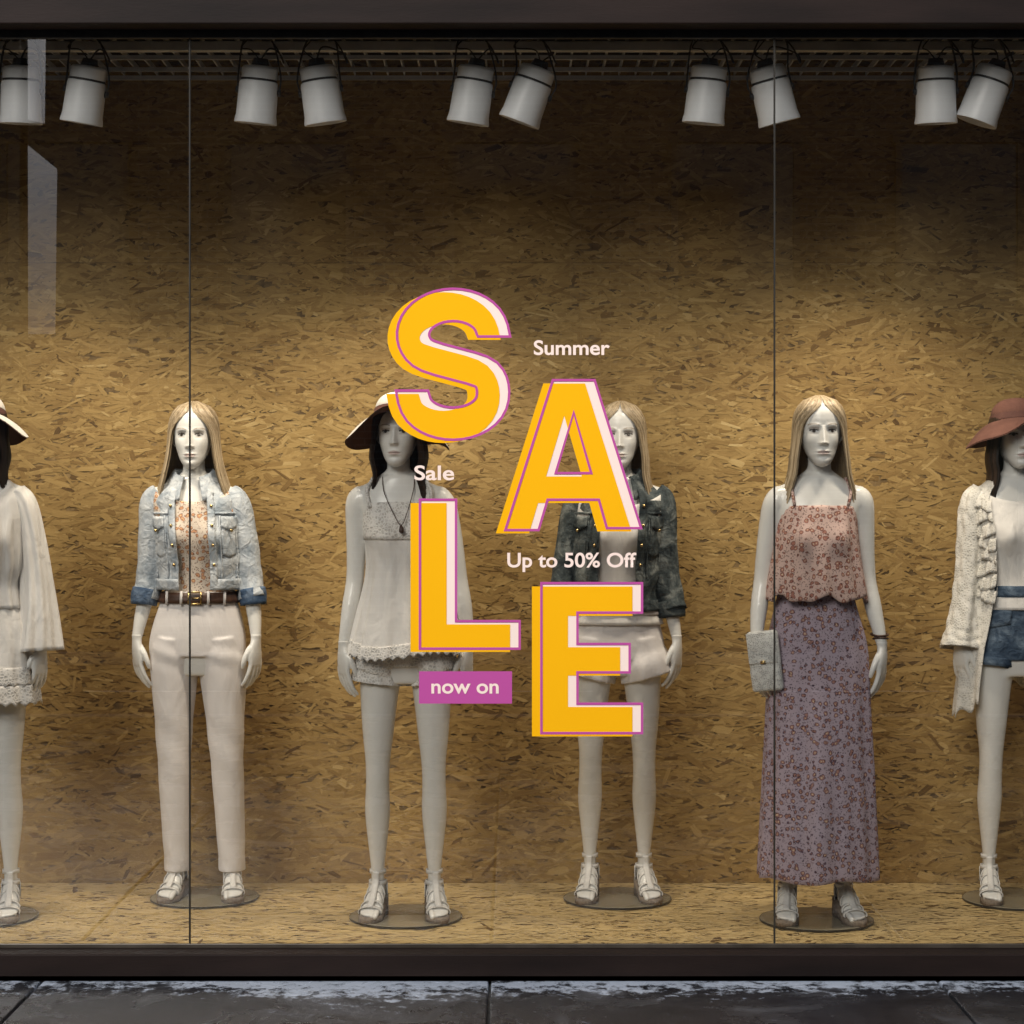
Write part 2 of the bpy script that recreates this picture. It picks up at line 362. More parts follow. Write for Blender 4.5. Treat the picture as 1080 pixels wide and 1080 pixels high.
def hair(parent,origin,R,kind,warp,zend=-.16,flare=.140,hat=False,nstr=360,seed=1):
    rr=random.Random(seed)
    W=table([(-.22,flare+.004,.125),(-.15,flare,.125),(-.09,flare*.93,.122),(-.03,flare*.80,.118),(.03,.097,.113),(.09,.089,.110),(.14,.086,.109),(.18,.080,.101),(.208,.065,.085),(.226,.046,.060),(.236,.026,.034),(.241,.004,.006)])
    F=table([(-.22,62,0),(-.12,58,0),(-.03,56,0),(.04,55,0),(.10,52,0),(.135,46,0),(.16,34,0),(.18,20,0),(.20,7,0),(.22,2,0),(.241,1,0)])
    def P(u,s,z,dr=0):
        w,d=W(z); f=max(1,F(z)[0])*pi/180
        th=f+u*(pi-f)
        x=s*(w+dr)*sin(th); fr=d*.86 if cos(th)>0 else d
        y=-(fr+dr)*cos(th)+.006
        if z<-.03 : y+= (-.03-z)*.10
        return (x,y,z)
    B=MB()
    for s in(-1,1):
        n1,n2=26,30; vs=[]
        for j in range(n2):
            z=.240+(zend*.93-.240)*(j/(n2-1))**1.15
            for i in range(n1): vs.append(P(i/(n1-1),s,z,-.004))
        B.add(vs,[(j*n1+i,j*n1+i+1,(j+1)*n1+i+1,(j+1)*n1+i) for j in range(n2-1) for i in range(n1-1)],0,.25)
        for k in range(nstr//2):
            u=rr.random()**1.3; dr=rr.uniform(-.003,.006); ze=zend+rr.uniform(-.035,.03); wd=rr.uniform(.0025,.006); ph=rr.uniform(0,6)
            drift=rr.uniform(-.05,.05)
            vs=[];m=18
            for j in range(m):
                t=(j/(m-1))**1.1; z=.240+(ze-.240)*t
                uu=min(1,max(0,u+drift*t+.006*sin(7*t+ph)))
                p=P(uu,s,z,dr); q=P(min(1.02,uu+wd/.18*(1-.5*t)),s,z,dr+.0015)
                vs+= [p,q]
            B.add(vs,[(2*j,2*j+1,2*j+3,2*j+2) for j in range(m-1)],0,rr.uniform(.0,.55))
    o=Vector(origin)
    def w(p):
        q=R@Vector(p)+o; return warp(q)
    mk('hair',B,kind,parent,warp=w,shade=True)
def hat(parent,origin,R,top,under,warp,rb=.098,wave=0.0,droop=.055,crown=.085,zb=.158,back=.20):
    B=MB()
    def f(under_):
        def ff(a,t):
            if t<.45:
                q=t/.45; ang=q*pi/2
                rx=.082*min(1,sin(ang)**.8+.02); ry=.100*min(1,sin(ang)**.8+.02); z=zb+crown*cos(ang)**.7
                if q<.2: z-=.006*(1-q/.2)
            else:
                q=(t-.45)/.55
                rx=.083+rb*q*1.0; ry=.101+rb*q*.95
                z=zb-.002-droop*(q**1.6)*(.25+.75*abs(sin(a))**1.5)+.012*q*sin(3*a+wave)+.006*q*sin(5*a+2*wave)
            z-= .004 if under_ else 0
            k=.997 if under_ else 1
            return (rx*sin(a)*k,-ry*cos(a)*k+.004,z)
        return ff
    surf(B,f(False),0,2*pi,72,40,True,0)
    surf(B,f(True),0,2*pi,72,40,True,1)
    def bd(a,t):
        return (.0855*sin(a),-.1035*cos(a)+.004,zb+.002+.022*(1-t))
    surf(B,bd,0,2*pi,60,3,True,2)
    piv=Vector((0,.03,.15)); o=Vector(origin); Rx=Matrix.Rotation(-back,3,'X')
    mk('sun_hat',B,[top,under,'hat_brown'],parent,warp=lambda p: warp(R@(Rx@(Vector(p)-piv)+piv)+o))
def hand(B,w,s,alpha=.5,curl=1.0):
    w=np.array(w,float)
    u=np.array([-s*sin(alpha),-cos(alpha),0]); n=np.array([s*cos(alpha),-sin(alpha),0]); z=np.array([0,0,-1.0])
    def P(a,b,c): return w+u*a+n*b+z*c
    tube(B,[P(0,0,-.02),P(0,0,.0),P(.002,0,.03),P(.003,-.002,.06),P(.002,-.004,.088)],[(.019,.021),(.0165,.022),(.0145,.030),(.0135,.036),(.0105,.034)],16,4,tuple(n),dome=True)
    for a,l,r in((.027,.072,.0082),(.0095,.080,.0084),(-.008,.074,.0080),(-.025,.058,.0072)):
        k=curl*(1+.25*random.random()); sp=a*.18
        tube(B,[P(a,-.002,.070),P(a,-.004,.092),P(a+sp,-.006-.006*k,.092+l*.42),P(a+sp*1.2,-.008-.016*k,.092+l*.75),P(a+sp,-.010-.028*k,.092+l*.97)],
             [r*1.15,r*1.1,r,r*.9,r*.72],10,3,tuple(n),dome=True)
    tube(B,[P(.010,-.004,.018),P(.028,-.008,.036),P(.041,-.014,.058),P(.046,-.020,.080),P(.046,-.025,.096)],[.012,.0125,.0105,.0095,.007],10,3,tuple(n),dome=True)

ARM=[(.118,.010,1.448,.042),(.146,.008,1.420,.044),(.161,.008,1.34,.038),(.172,.008,1.23,.033),(.180,.006,1.15,.031),(.194,-.010,1.07,.030),(.207,-.026,.99,.024),(.214,-.035,.935,.019)]
LEG=[(.078,.005,.93,.082),(.086,.0,.84,.074),(.092,-.004,.74,.064),(.095,-.006,.62,.053),(.096,-.008,.53,.043),(.097,-.002,.45,.041),(.098,.010,.36,.044),(.098,.014,.27,.036),(.098,.016,.18,.026),(.098,.018,.12,.022),(.098,.020,.085,.024)]

def feet(parent,warp,splay=.16):
    for s,nm in((-1,'left'),(1,'right')):
        B=MB(); Rz=Matrix.Rotation(s*splay,3,'Z'); c0=Vector((s*.098,.018,0))
        def T(p): return warp(Rz@(Vector(p))+c0)
        pts=[(0,.034,.066),(0,.018,.085),(0,-.010,.088),(0,-.045,.070),(0,-.078,.047),(0,-.105,.034),(0,-.122,.030)]
        rad=[(.020,.018),(.026,.028),(.027,.028),(.028,.021),(.033,.015),(.036,.011),(.034,.009)]
        tube(B,pts,rad,18,4,(1,0,0),dome=True)
        tube(B,[(0,.004,.16),(0,.004,.12),(0,.004,.085)],[.0235,.0225,.026],16,3)
        for i in range(5):
            x=s*(-.025+.0125*i); r=.0105 if i==0 else .0075-.0005*i; l=.036-.006*i if i else .034
            tube(B,[(x,-.100,.031),(x,-.125,.030),(x*1.02,-.122-l*.6,.027),(x*1.02,-.122-l,.021)],[r,r,r,r*.85],10,3,(1,0,0),dome=True)
        mk('foot',B,'skin',parent,warp=T,recalc=True,mods=[('remesh',.0028,3)])
        # sandal
        B=MB()
        prof=[(.062,.012,.062),(.050,.024,.062),(.02,.029,.060),(-.02,.028,.052),(-.06,.032,.036),(-.10,.039,.022),(-.13,.038,.019),(-.155,.028,.018),(-.166,.013,.018)]
        vs=[];
        for y,wd,zt in prof:
            x0=-s*.002
            vs+= [(x0-wd,y,0),(x0+wd,y,0),(x0+wd,y,zt),(x0-wd,y,zt)]
        m=len(prof)
        fs=[(j*4+i,j*4+(i+1)%4,(j+1)*4+(i+1)%4,(j+1)*4+i) for j in range(m-1) for i in range(4)]+[(3,2,1,0),(4*m-4,4*m-3,4*m-2,4*m-1)]
        B.add(vs,fs,1)
        def arch(y,zc,rx,rz,wd,lean=0):
            def f(a,t):
                return (rx*sin(a),y+(t-.5)*wd+lean*cos(a),zc+rz*cos(a))
            surf(B,f,-pi*.62,pi*.62,22,3,False,0)
        arch(-.112,.030,.040,.018,.020); arch(-.085,.040,.0375,.024,.016); arch(-.055,.060,.033,.033,.015,.008); arch(-.028,.074,.031,.037,.013,.008)
        def inst(a,t):
            pp=catmull([(0,-.118,.050),(0,-.085,.067),(0,-.05,.097),(0,-.028,.118),(0,-.026,.150)],6); p=pp[min(int(t*(len(pp)-1)+.5),len(pp)-1)]
            return (a*.011,p[1]-.0015,p[2])
        surf(B,inst,-1,1,4,20,False,0)
        for z0,h,r in((.104,.014,.030),(.142,.014,.0275)):
            surf(B,lambda a,t:(r*sin(a),.004-(r)*cos(a),z0+h*(1-t)),0,2*pi,26,3,True,0)
        surf(B,lambda a,t:(.032*sin(a),.006+.042*cos(a) if cos(a)>0 else .006,.058+.05*(1-t)),-pi/2,pi/2,16,4,False,0)
        mk('sandal',B,['strap','sole'],parent,warp=T,mods=[('solid',.003)])

def folds(ks,amps,ph):
    def f(a,t): return sum(am*sin(k*a+p+1.3*sin(2.1*t+p)) for k,am,p in zip(ks,amps,ph))
    return f
def garment(B,prof,zt,zb,off=0,a0=0,a1=2*pi,na=90,nz=30,closed=True,fold=None,mat=0,bust=1.0,ofn=None):
    def f(a,t):
        z0=zt(a) if callable(zt) else zt; z1=zb(a) if callable(zb) else zb
        z=z0*(1-t)+z1*t
        k=fold(a,t) if fold else 0
        return TS(a,z,off+(ofn(a,t) if ofn else 0),prof,bust,k)
    surf(B,f,a0,a1,na,nz,closed,mat)

def base_mannequin(x,d,head_turn=0,feet_dx=0,head_dx=0,arm_l=None,arm_r=None,tilt=0,leg=True,curl=1.0):
    root=empty('mannequin',(x,d,FLOOR+.010))
    def warp(p):
        z=p[2]
        if z<.95: k=feet_dx*(1-max(0,z-.05)/.90)
        else: k=head_dx*min(1,(z-.95)/.6)
        sw=.012*sin(pi*min(max((z-.9)/.55,0),1))*(1 if head_dx<=0 else -1)
        return Vector((p[0]+k+sw,p[1],p[2]))
    B=MB()
    surf(B,lambda a,t:TS(a,1.515-.715*t),0,2*pi,48,50,True)
    top=len(B.v)-48*50
    B.f.append(tuple(top+i for i in range(48))); B.m.append(0); B.sh.append(.5)
    B.f.append(tuple(len(B.v)-48+i for i in range(48))); B.m.append(0); B.sh.append(.5)
    tube(B,[(0,.020,1.47),(0,.014,1.51),(0,.002,1.55),(0,-.002,1.60),(0,-.002,1.64)],[(.056,.055),(.045,.047),(.040,.043),(.041,.046),(.045,.05)],20,4)
    for s in(-1,1):
        A=(arm_l if s<0 else arm_r) or ARM
        tube(B,[(s*p[0],p[1],p[2]) for p in A],[p[3] for p in A],18,4,dome=True)
        tube(B,[(s*p[0],p[1],p[2]) for p in LEG],[(p[3],p[3]*1.08) for p in LEG],20,4,dome=True)
        # trapezius / shoulder cap
        tube(B,[(s*.02,.015,1.50),(s*.075,.012,1.468),(s*.125,.008,1.438)],[.042,.036,.042],14,4,(0,1,0),dome=True)
    mk('body',B,'skin',root,warp=warp,recalc=True,mods=[('remesh',.0065,6)])
    for s in(-1,1):
        A=(arm_l if s<0 else arm_r) or ARM
        B=MB(); e=A[-1]; hand(B,(s*e[0],e[1],e[2]-.008),s,.62 if s<0 else .55,curl)
        mk('hand',B,'skin',root,warp=warp,recalc=True,mods=[('remesh',.0026,3)])
    feet(root,warp)
    R,o=head_mesh(root,(0,-.008,1.548),head_turn,warp,tilt)
    B=MB()
    rr=.193
    surf(B,lambda a,t:(feet_dx+rr*sin(a)*[.001,.985,1,1,.0010][int(t*4+.5)],rr*cos(a)*[.001,.985,1,1,.001][int(t*4+.5)],[0,0,-.0015,-.0085,-.0085][int(t*4+.5)]),0,2*pi,96,5,True,0)
    surf(B,lambda a,t:(feet_dx+(rr+.0015)*sin(a),(rr+.0015)*cos(a),-.0015-.006*t),0,2*pi,96,2,True,1)
    mk('display_base',B,['disc','disc_rim'],root,smooth=False)
    return root,warp,R,o

FLOOR=.085
def sleeve(B,A,s,zend,grow,fold=None,mat=0,n=30,sub=6):
    P=[];R=[]
    for p in A:
        if p[2]<zend: break
        P.append((s*p[0],p[1],p[2])); R.append(p[3])
    P.append((s*p[0]*1.0,p[1],zend)); R.append(p[3])
    m=len(P); rad=[r+grow(i/(m-1)) for i,r in enumerate(R)]
    tube(B,P,rad,n,sub,mat=mat,caps=False,fold=fold)
JACK=table([(1.00,.150,.118,.112),(1.10,.142,.115,.108),(1.14,.146,.118,.104),(1.22,.148,.120,.098),(1.30,.150,.122,.100),(1.38,.150,.108,.102),(1.43,.146,.090,.098),(1.46,.132,.075,.088),(1.49,.100,.062,.075),(1.515,.068,.055,.066)])
def jacket(root,warp,mat,zb=1.115,gap=.36,scale=0.0,cuffz=1.075,cuff='denim_cuff',seed=1):
    rr=random.Random(seed)
    B=MB(); fo=folds((5,9,3),(.010,.006,.008),(rr.random()*6,rr.random()*6,rr.random()*6))
    wig=lambda a,t: .004*sin(23*t+3*a)+scale
    garment(B,JACK,1.512,zb,.0,gap,2*pi-gap,110,44,False,fo,0,.6,wig)
    garment(B,JACK,zb+.034,zb-.006,.007+scale,gap-.02,2*pi-gap+.02,110,5,False,fo,0,.6)
    for s in(1,-1):
        def patch(a0,a1,z1,z0,off,na=10,nz=10,dip=0):
            def f(a,t):
                z=z1*(1-t)+z0*t
                if dip: z-= dip*t*(1-abs(2*(a-a0)/(a1-a0)-1))
                return TS(s*a,z,off+scale+.0,JACK,.6,fo((s*a)%(2*pi),(1.512-z)/(1.512-zb)))
            surf(B,f,a0,a1,na,nz,False,0)
        patch(gap-.02,gap+.16,1.47,zb,.006,5,40)
        patch(gap+.30,gap+.82,1.372,1.335,.010,12,5,.014)
        patch(gap+.33,gap+.79,1.34,1.235,.005,12,12,.010)
        patch(gap+.16,gap+1.10,1.388,1.380,.004,16,3)
        patch(gap+.27,gap+.31,1.375,1.15,.004,3,24); patch(gap+.84,gap+.88,1.375,1.15,.004,3,24)
    # collar
    cr=[(.062,.058,.064,1.525),(.069,.068,.068,1.543),(.085,.088,.082,1.520),(.104,.110,.096,1.486)]
    def col(a,t):
        q=t*3; i=min(int(q),2); w=q-i; c=[cr[i][k]*(1-w)+cr[i+1][k]*w for k in range(4)]
        fr=max(0,cos(a)); return (c[0]*sin(a)*(1+scale*2),-(c[1] if cos(a)>0 else c[2])*cos(a)*.95,c[3]-.045*fr*(0.4+t))
    surf(B,col,gap+.05,2*pi-gap-.05,60,10,False,0)
    for s in(-1,1):
        fs_=folds((2,3,1),(.04,.03,.03),(rr.random()*6,rr.random()*6,rr.random()*6))
        def ff(a,t): return fs_(a,t)*(.3+.7*t)+.04*sin(26*t+2*sin(a))*(.15+.85*t)
        sleeve(B,ARM,s,cuffz,lambda t:.003+.014*min(1,t*1.5)+scale*.6,ff,0,30,8)
        x=.190; tube(B,[(s*x,-.006,cuffz+.035),(s*(x+.004),-.009,cuffz+.01),(s*(x+.007),-.012,cuffz-.022)],[.046+scale,.048+scale,.045+scale],26,3,mat=1,caps=False,fold=lambda a,t:.03*sin(3*a+s))
    mk('denim_jacket',B,[mat,cuff],root,warp=warp,mods=[('solid',.004)])
    B=MB()
    for s in(1,-1):
        for z in(1.20,1.27,1.34,1.41):
            p=TS(s*(gap+.07),z,.011+scale,JACK,.6,fo((s*(gap+.07))%(2*pi),(1.512-z)/(1.512-zb)))
            tube(B,[p,(p[0],p[1]-.004,p[2])],[.006,.005],10,2,(1,0,0))
        p=TS(s*(gap+.56),1.322,.016+scale,JACK,.6); tube(B,[p,(p[0],p[1]-.004,p[2])],[.006,.005],10,2,(1,0,0))
    mk('jacket_buttons',B,'brass',root,warp=warp)
def shorts(root,warp,name,mats,zt,zb,spread=.0,lacehem=False,fold=None,hipoff=.010):
    B=MB()
    surf(B,lambda a,t:TS(a,zt+(.86-zt)*t,hipoff),0,2*pi,60,20,True)
    B.f.append(tuple(range(60))); B.m.append(0); B.sh.append(.5)
    B.f.append(tuple(60*19+i for i in range(60))); B.m.append(0); B.sh.append(.5)
    for s in(-1,1):
        tube(B,[(s*.076,.004,.93),(s*.084,.002,.88),(s*(.089+spread*.5),0,(zb+.88)/2),(s*(.092+spread),0,zb)],[(.086,.100),(.086+spread*.3,.096),(.082+spread*.8,.090+spread),(.082+spread,.088+spread)],40,6,fold=fold)
    mk(name,B,mats,root,warp=warp,recalc=True,mods=[('remesh',.0042,4)])
def strap(B,s,x0,zf,mat=0,r=.0035,off=.006):
    pf=TS(s*x0,zf,off); pb=TS(s*(pi-x0),zf-.02,off)
    tube(B,[pf,(s*(abs(pf[0])+.008),pf[1]+.02,1.46),(s*(.092),-.015,1.498),(s*.092,.03,1.50),(s*.09,.07,1.46),pb],[r]*6,8,5,mat=mat)

# ===================== light denim jacket, white trousers
def xw(px,d): return (px-540)/2130*d
r1,w1,R1,o1=base_mannequin(xw(208,7.30),7.30,feet_dx=.027,head_dx=-.012)
hair(r1,o1,R1,'blonde',w1,seed=3)
B=MB(); garment(B,TORSO,lambda a:1.47-.045*max(0,cos(a))**2,1.07,.012,na=80,nz=30,fold=folds((11,7),(.008,.012),(0,2)))
mk('floral_blouse',B,'floral_orange',r1,warp=w1,mods=[('solid',.003)])
B=MB(); nn=60
surf(B,lambda a,t:TS(a,1.105-.235*t,.014),0,2*pi,nn,20,True)
B.f.append(tuple(range(nn))); B.m.append(0); B.sh.append(.5); B.f.append(tuple(nn*19+i for i in range(nn))); B.m.append(0); B.sh.append(.5)
for s in(-1,1):
    P=[(.076,.004,.93),(.084,.002,.86),(.089,.0,.78),(.092,-.002,.66),(.095,-.002,.52),(.097,.002,.36),(.098,.006,.2),(.098,.006,.092)]
    Rr=[(.088,.105),(.089,.100),(.083,.090),(.071,.078),(.061,.068),(.055,.062),(.050,.058),(.047,.056)]
    tube(B,[(s*p[0],p[1],p[2]) for p in P],Rr,40,6,fold=lambda a,t: .06*g(((a+pi)%(2*pi))-pi+pi/2,.13)+.035*sin(3*a+9*t)*t+.028*sin(40*t+2*a)*(g(t-.12,.1)+g(t-.55,.12)+g(t-.95,.1)))
mk('white_trousers',B,'white_cotton',r1,warp=w1,recalc=True,mods=[('remesh',.0045,3)])
B=MB(); garment(B,TORSO,1.100,1.062,.022,na=80,nz=4)
mk('leather_belt',B,'belt',r1,warp=w1,mods=[('solid',.004)])
B=MB()
for (dx,dz,sx,sz) in((-.022,0,.005,.046),(.022,0,.005,.046),(0,.021,.046,.005),(0,-.021,.046,.005),(.004,0,.03,.003)):
    p=TS(0,1.081,.028); B.box((dx,p[1],1.081+dz),(sx,.005,sz))
for a in(-.75,.75,-.3,.3):
    p=TS(a,1.081,.027); B.box((p[0],p[1],1.081),(.009,.006,.05),1)
mk('belt_buckle',B,['brass','white_cotton'],r1,warp=w1)
jacket(r1,w1,'denim_light',seed=4)

# ===================== white peplum cami, lace shorts, hat
r2,w2,R2,o2=base_mannequin(xw(428,6.96),6.96,head_turn=-.12,feet_dx=.0,head_dx=-.025)
hair(r2,o2,R2,'brunette',w2,zend=-.24,flare=.105,seed=5)
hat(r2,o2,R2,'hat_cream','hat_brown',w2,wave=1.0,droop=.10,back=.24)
PEP=table([(.89,.205,.165,.165),(.95,.190,.150,.155),(1.02,.172,.135,.140),(1.10,.150,.118,.118),(1.18,.134,.108,.100),(1.26,.132,.104,.088),(1.33,.134,.100,.084),(1.38,.130,.090,.082),(1.42,.122,.078,.078)])
B=MB()
pf=folds((17,23,9,5),(.030,.022,.024,.018),(0,1,2,4))
garment(B,PEP,lambda a:1.405+.012*abs(cos(a))-.03*max(0,-cos(a)),lambda a:.905+.010*abs(sin(17*a))+.012*sin(3*a),.002,na=220,nz=46,fold=lambda a,t:pf(a,t)*max(0,(t-.22)/.78)**.7,bust=.7)
garment(B,PEP,lambda a:1.412+.012*abs(cos(a))-.03*max(0,-cos(a)),1.295,.006,na=120,nz=10,mat=1,bust=.7,fold=folds((30,),(.004,),(0,)))
garment(B,PEP,lambda a:.945+.012*sin(3*a),lambda a:.893+.012*abs(sin(22*a))+.012*sin(3*a),.004,na=260,nz=8,mat=1,fold=lambda a,t:pf(a,.97))
for s in(-1,1):
    strap(B,s,.72,1.405,1,.006)
mk('peplum_cami',B,['white_blouse','lace'],r2,warp=w2,mods=[('solid',.0025)])
shorts(r2,w2,'lace_shorts','lace',1.06,.835,.008)
B=MB()
for s in(-1,1):
    tube(B,[(s*.092,0,.85),(s*.095,0,.82),(s*.097,0,.803)],[.088,.093,.097],80,4,caps=False,fold=lambda a,t:.03*sin(14*a)*t)
mk('lace_trim',B,'lace',r2,warp=w2,mods=[('solid',.002)])
B=MB(); tube(B,[(-.055,-.03,1.51),(-.05,-.07,1.46),(-.025,-.105,1.39),(0,-.125,1.345),(.025,-.105,1.39),(.05,-.07,1.46),(.055,-.03,1.51)],[.0015]*7,6,6)
tube(B,[(0,-.126,1.345),(0,-.128,1.325)],[.004,.009],8,2,dome=True)
mk('necklace',B,'belt',r2,warp=w2)

# ===================== dark denim jacket, white top and shorts
r3,w3,R3,o3=base_mannequin(xw(651,7.28),7.28,head_turn=-.10,head_dx=.012)
hair(r3,o3,R3,'blonde',w3,flare=.125,seed=8)
B=MB(); garment(B,TORSO,lambda a:1.46-.05*max(0,cos(a))**2,.985,.020,na=120,nz=36,fold=lambda a,t:(.012*sin(9*a+2*t)+.010*sin(14*a))*t,bust=.9)
mk('white_top',B,'white_blouse',r3,warp=w3,mods=[('solid',.003)])
sf=folds((7,11),(.045,.03),(0,1))
shorts(r3,w3,'white_shorts','white_cotton',1.07,.795,.018,fold=lambda a,t:sf(a,t)*t)
B=MB(); garment(B,TORSO,1.06,1.02,.024,na=80,nz=4); mk('shorts_waistband',B,'white_cotton',r3,warp=w3,mods=[('solid',.004)])
jacket(r3,w3,'denim_dark',zb=1.04,gap=.42,scale=.006,cuffz=1.03,cuff='denim_dark',seed=9)

# ===================== floral cami and maxi skirt
r4,w4,R4,o4=base_mannequin(xw(863,6.91),6.91,feet_dx=-.006,head_dx=.004)
hair(r4,o4,R4,'blonde',w4,flare=.130,zend=-.13,seed=11)
FL=table([(1.08,.172,.140,.130),(1.14,.166,.136,.122),(1.20,.155,.130,.110),(1.28,.142,.118,.096),(1.34,.134,.104,.088),(1.40,.126,.088,.082),(1.43,.116,.076,.076)])
B=MB(); ff4=folds((13,19,7),(.034,.020,.024),(0,1,3))
garment(B,FL,lambda a:1.425-.02*abs(sin(a))-.03*max(0,-cos(a))-.012*max(0,cos(a))**8,lambda a:1.095+.010*sin(7*a+1)+.006*sin(13*a),.004,na=200,nz=34,fold=lambda a,t:ff4(a,t)*t**.8+.006*sin(40*a)*(1-t)**4,bust=.6)
for s in(-1,1): strap(B,s,.62,1.412,0,.0042)
mk('floral_cami',B,'floral_top',r4,warp=w4,mods=[('solid',.0025)])
SK=table([(.10,.198,.170,.175),(.30,.188,.160,.165),(.50,.178,.146,.155),(.70,.170,.130,.140),(.86,.166,.115,.128),(.96,.160,.105,.118),(1.05,.138,.095,.100),(1.13,.118,.088,.084)])
sk=folds((6,10,15,4),(.030,.028,.020,.018),(.5,1,2,4))
B=MB(); garment(B,SK,1.13,lambda a:.148+.006*sin(5*a),.004,na=240,nz=60,fold=lambda a,t:sk(a,t*.4)*min(1,t*1.6)+.006*sin(34*a)*(1-t)**6,bust=0)
mk('maxi_skirt',B,'floral_skirt',r4,warp=w4,mods=[('solid',.0025)])
B=MB()
tube(B,[(.210+.028*cos(a),-.024+.028*sin(a),.972+.004*sin(a)) for a in np.linspace(0,2*pi,13)],[.004]*13,8,2,(0,0,1),caps=False)
tube(B,[(.212+.026*cos(a),-.028+.026*sin(a),.958-.004*sin(a)) for a in np.linspace(0,2*pi,13)],[.003]*13,8,2,(0,0,1),caps=False)
mk('bracelet',B,'belt',r4,warp=w4)
# clutch bag in the hand
cb=empty('clutch_bag',(xw(806,6.86),6.835,FLOOR+.01+.885))
B=MB(); B.box((0,0,0),(.112,.030,.205)); 
mk('bag_body',B,'clutch',cb,mods=[('bevel',.012)])
B=MB(); B.box((0.0,-.017,.045),(.104,.006,.105)); mk('bag_flap',B,'clutch',cb,mods=[('bevel',.003)])
B=MB(); B.box((0,-.0215,-.003),(.018,.004,.010)); mk('bag_clasp',B,'brass',cb)
cb.rotation_euler=(0,math.radians(-7),math.radians(-28))

# ===================== bell sleeve blouse, lace skirt, hat
r0,w0,R0,o0=base_mannequin(xw(-20,6.96),6.96,head_turn=.1)
hair(r0,o0,R0,'brunette',w0,zend=-.2,flare=.105,seed=13)
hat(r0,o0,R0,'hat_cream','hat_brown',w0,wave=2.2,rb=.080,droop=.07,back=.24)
BL=table([(1.03,.140,.105,.105),(1.10,.128,.098,.095),(1.14,.120,.09,.09),(1.20,.136,.106,.096),(1.30,.142,.115,.096),(1.40,.148,.096,.095),(1.45,.138,.075,.085),(1.49,.102,.06,.07),(1.515,.07,.055,.06)])
B=MB(); bf_=folds((16,23,7),(.020,.014,.014),(0,2,1))
garment(B,BL,lambda a:1.50-.06*max(0,cos(a))**2,1.06,.004,na=160,nz=34,fold=lambda a,t:bf_(a,t)*min(1,t*3),bust=.8)
sl=folds((7,11,4),(.06,.045,.05),(0,1,2))
for s in(-1,1):
    P=[(.115,.008,1.455,.048),(.146,.006,1.41,.052),(.165,.004,1.30,.052),(.180,.0,1.15,.060),(.192,-.008,1.02,.074),(.200,-.016,.91,.090)]
    tube(B,[(s*p[0],p[1],p[2]) for p in P],[(p[3]*.82,p[3]) for p in P],70,8,caps=False,fold=lambda a,t:sl(a,t)*(.35+1.2*t))
mk('bell_sleeve_blouse',B,'white_blouse',r0,warp=w0,mods=[('solid',.0025)])
SK0=table([(.70,.205,.165,.165),(.80,.192,.150,.155),(.90,.178,.128,.140),(1.0,.156,.108,.115),(1.06,.134,.096,.10),(1.12,.120,.088,.09)])
B=MB(); s0=folds((12,17,6),(.028,.022,.018),(0,1,2))
garment(B,SK0,1.11,lambda a:.75,.002,na=200,nz=30,fold=lambda a,t:s0(a,t)*t,bust=0)
garment(B,SK0,.80,lambda a:.728+.012*abs(sin(16*a)),.006,na=260,nz=8,fold=lambda a,t:s0(a,.95),bust=0,mat=1)
garment(B,SK0,.86,lambda a:.795+.008*abs(sin(16*a)),.006,na=260,nz=8,fold=lambda a,t:s0(a,.75)*.8,bust=0,mat=1)
mk('lace_skirt',B,['white_blouse','lace'],r0,warp=w0,mods=[('solid',.0025)])

# ===================== cream lace cardigan, denim shorts, hat
r5,w5,R5,o5=base_mannequin(xw(1073,7.26),7.26,head_turn=.08,head_dx=-.01)
hair(r5,o5,R5,'brunette',w5,zend=-.25,flare=.11,seed=17)
hat(r5,o5,R5,'hat_rust','hat_rust',w5,wave=.3,crown=.085,rb=.092,droop=.095,back=.14)
B=MB(); garment(B,TORSO,lambda a:1.475-.05*max(0,cos(a))**2,1.04,.016,na=120,nz=36,fold=lambda a,t:(.010*sin(8*a+2*t)+.008*sin(13*a))*t)
mk('white_tee',B,'white_blouse',r5,warp=w5,mods=[('solid',.003)])
shorts(r5,w5,'denim_shorts','denim_blue',1.12,.845,.006)
B=MB()
for s in(-1,1):
    tube(B,[(s*.090,0,.872),(s*.093,0,.842)],[.095,.096],40,3,caps=False,fold=lambda a,t:.015*sin(5*a))
garment(B,TORSO,1.125,1.085,.017,na=80,nz=4)
for s in(-1,1):
    surf(B,lambda a,t:TS(s*a,1.06-.07*t-.03*(a-.3),.014+.0),.3,.95,10,6,False,0)
mk('shorts_trim',B,'denim_blue',r5,warp=w5,mods=[('solid',.004)])
CD=table([(.66,.215,.12,.16),(.78,.204,.125,.155),(.90,.188,.13,.15),(1.05,.160,.13,.130),(1.20,.148,.128,.105),(1.32,.148,.124,.100),(1.42,.148,.095,.098),(1.46,.134,.078,.090),(1.49,.102,.064,.075),(1.515,.072,.058,.066)])
cf=folds((9,14,5),(.03,.022,.03),(0,2,4))
B=MB(); gp=.78
garment(B,CD,1.50,lambda a:.71+.05*cos(2*a)+.012*sin(19*a),.008,gp,2*pi-gp,180,50,False,lambda a,t:cf(a,t)*(.25+t),0,.4)
for k in range(8):
    z=1.44-.046*k
    for s in(1,-1):
        def rf(a,t):
            return TS(s*a,z-.046*t+.010*sin(7*a+k*1.7),.010+.005*t+.0035*t*sin(17*a+k*2.3)+.0025*t*sin(41*a+k),CD,.4)
        surf(B,rf,gp-.08,gp+.62,60,5,False,0)
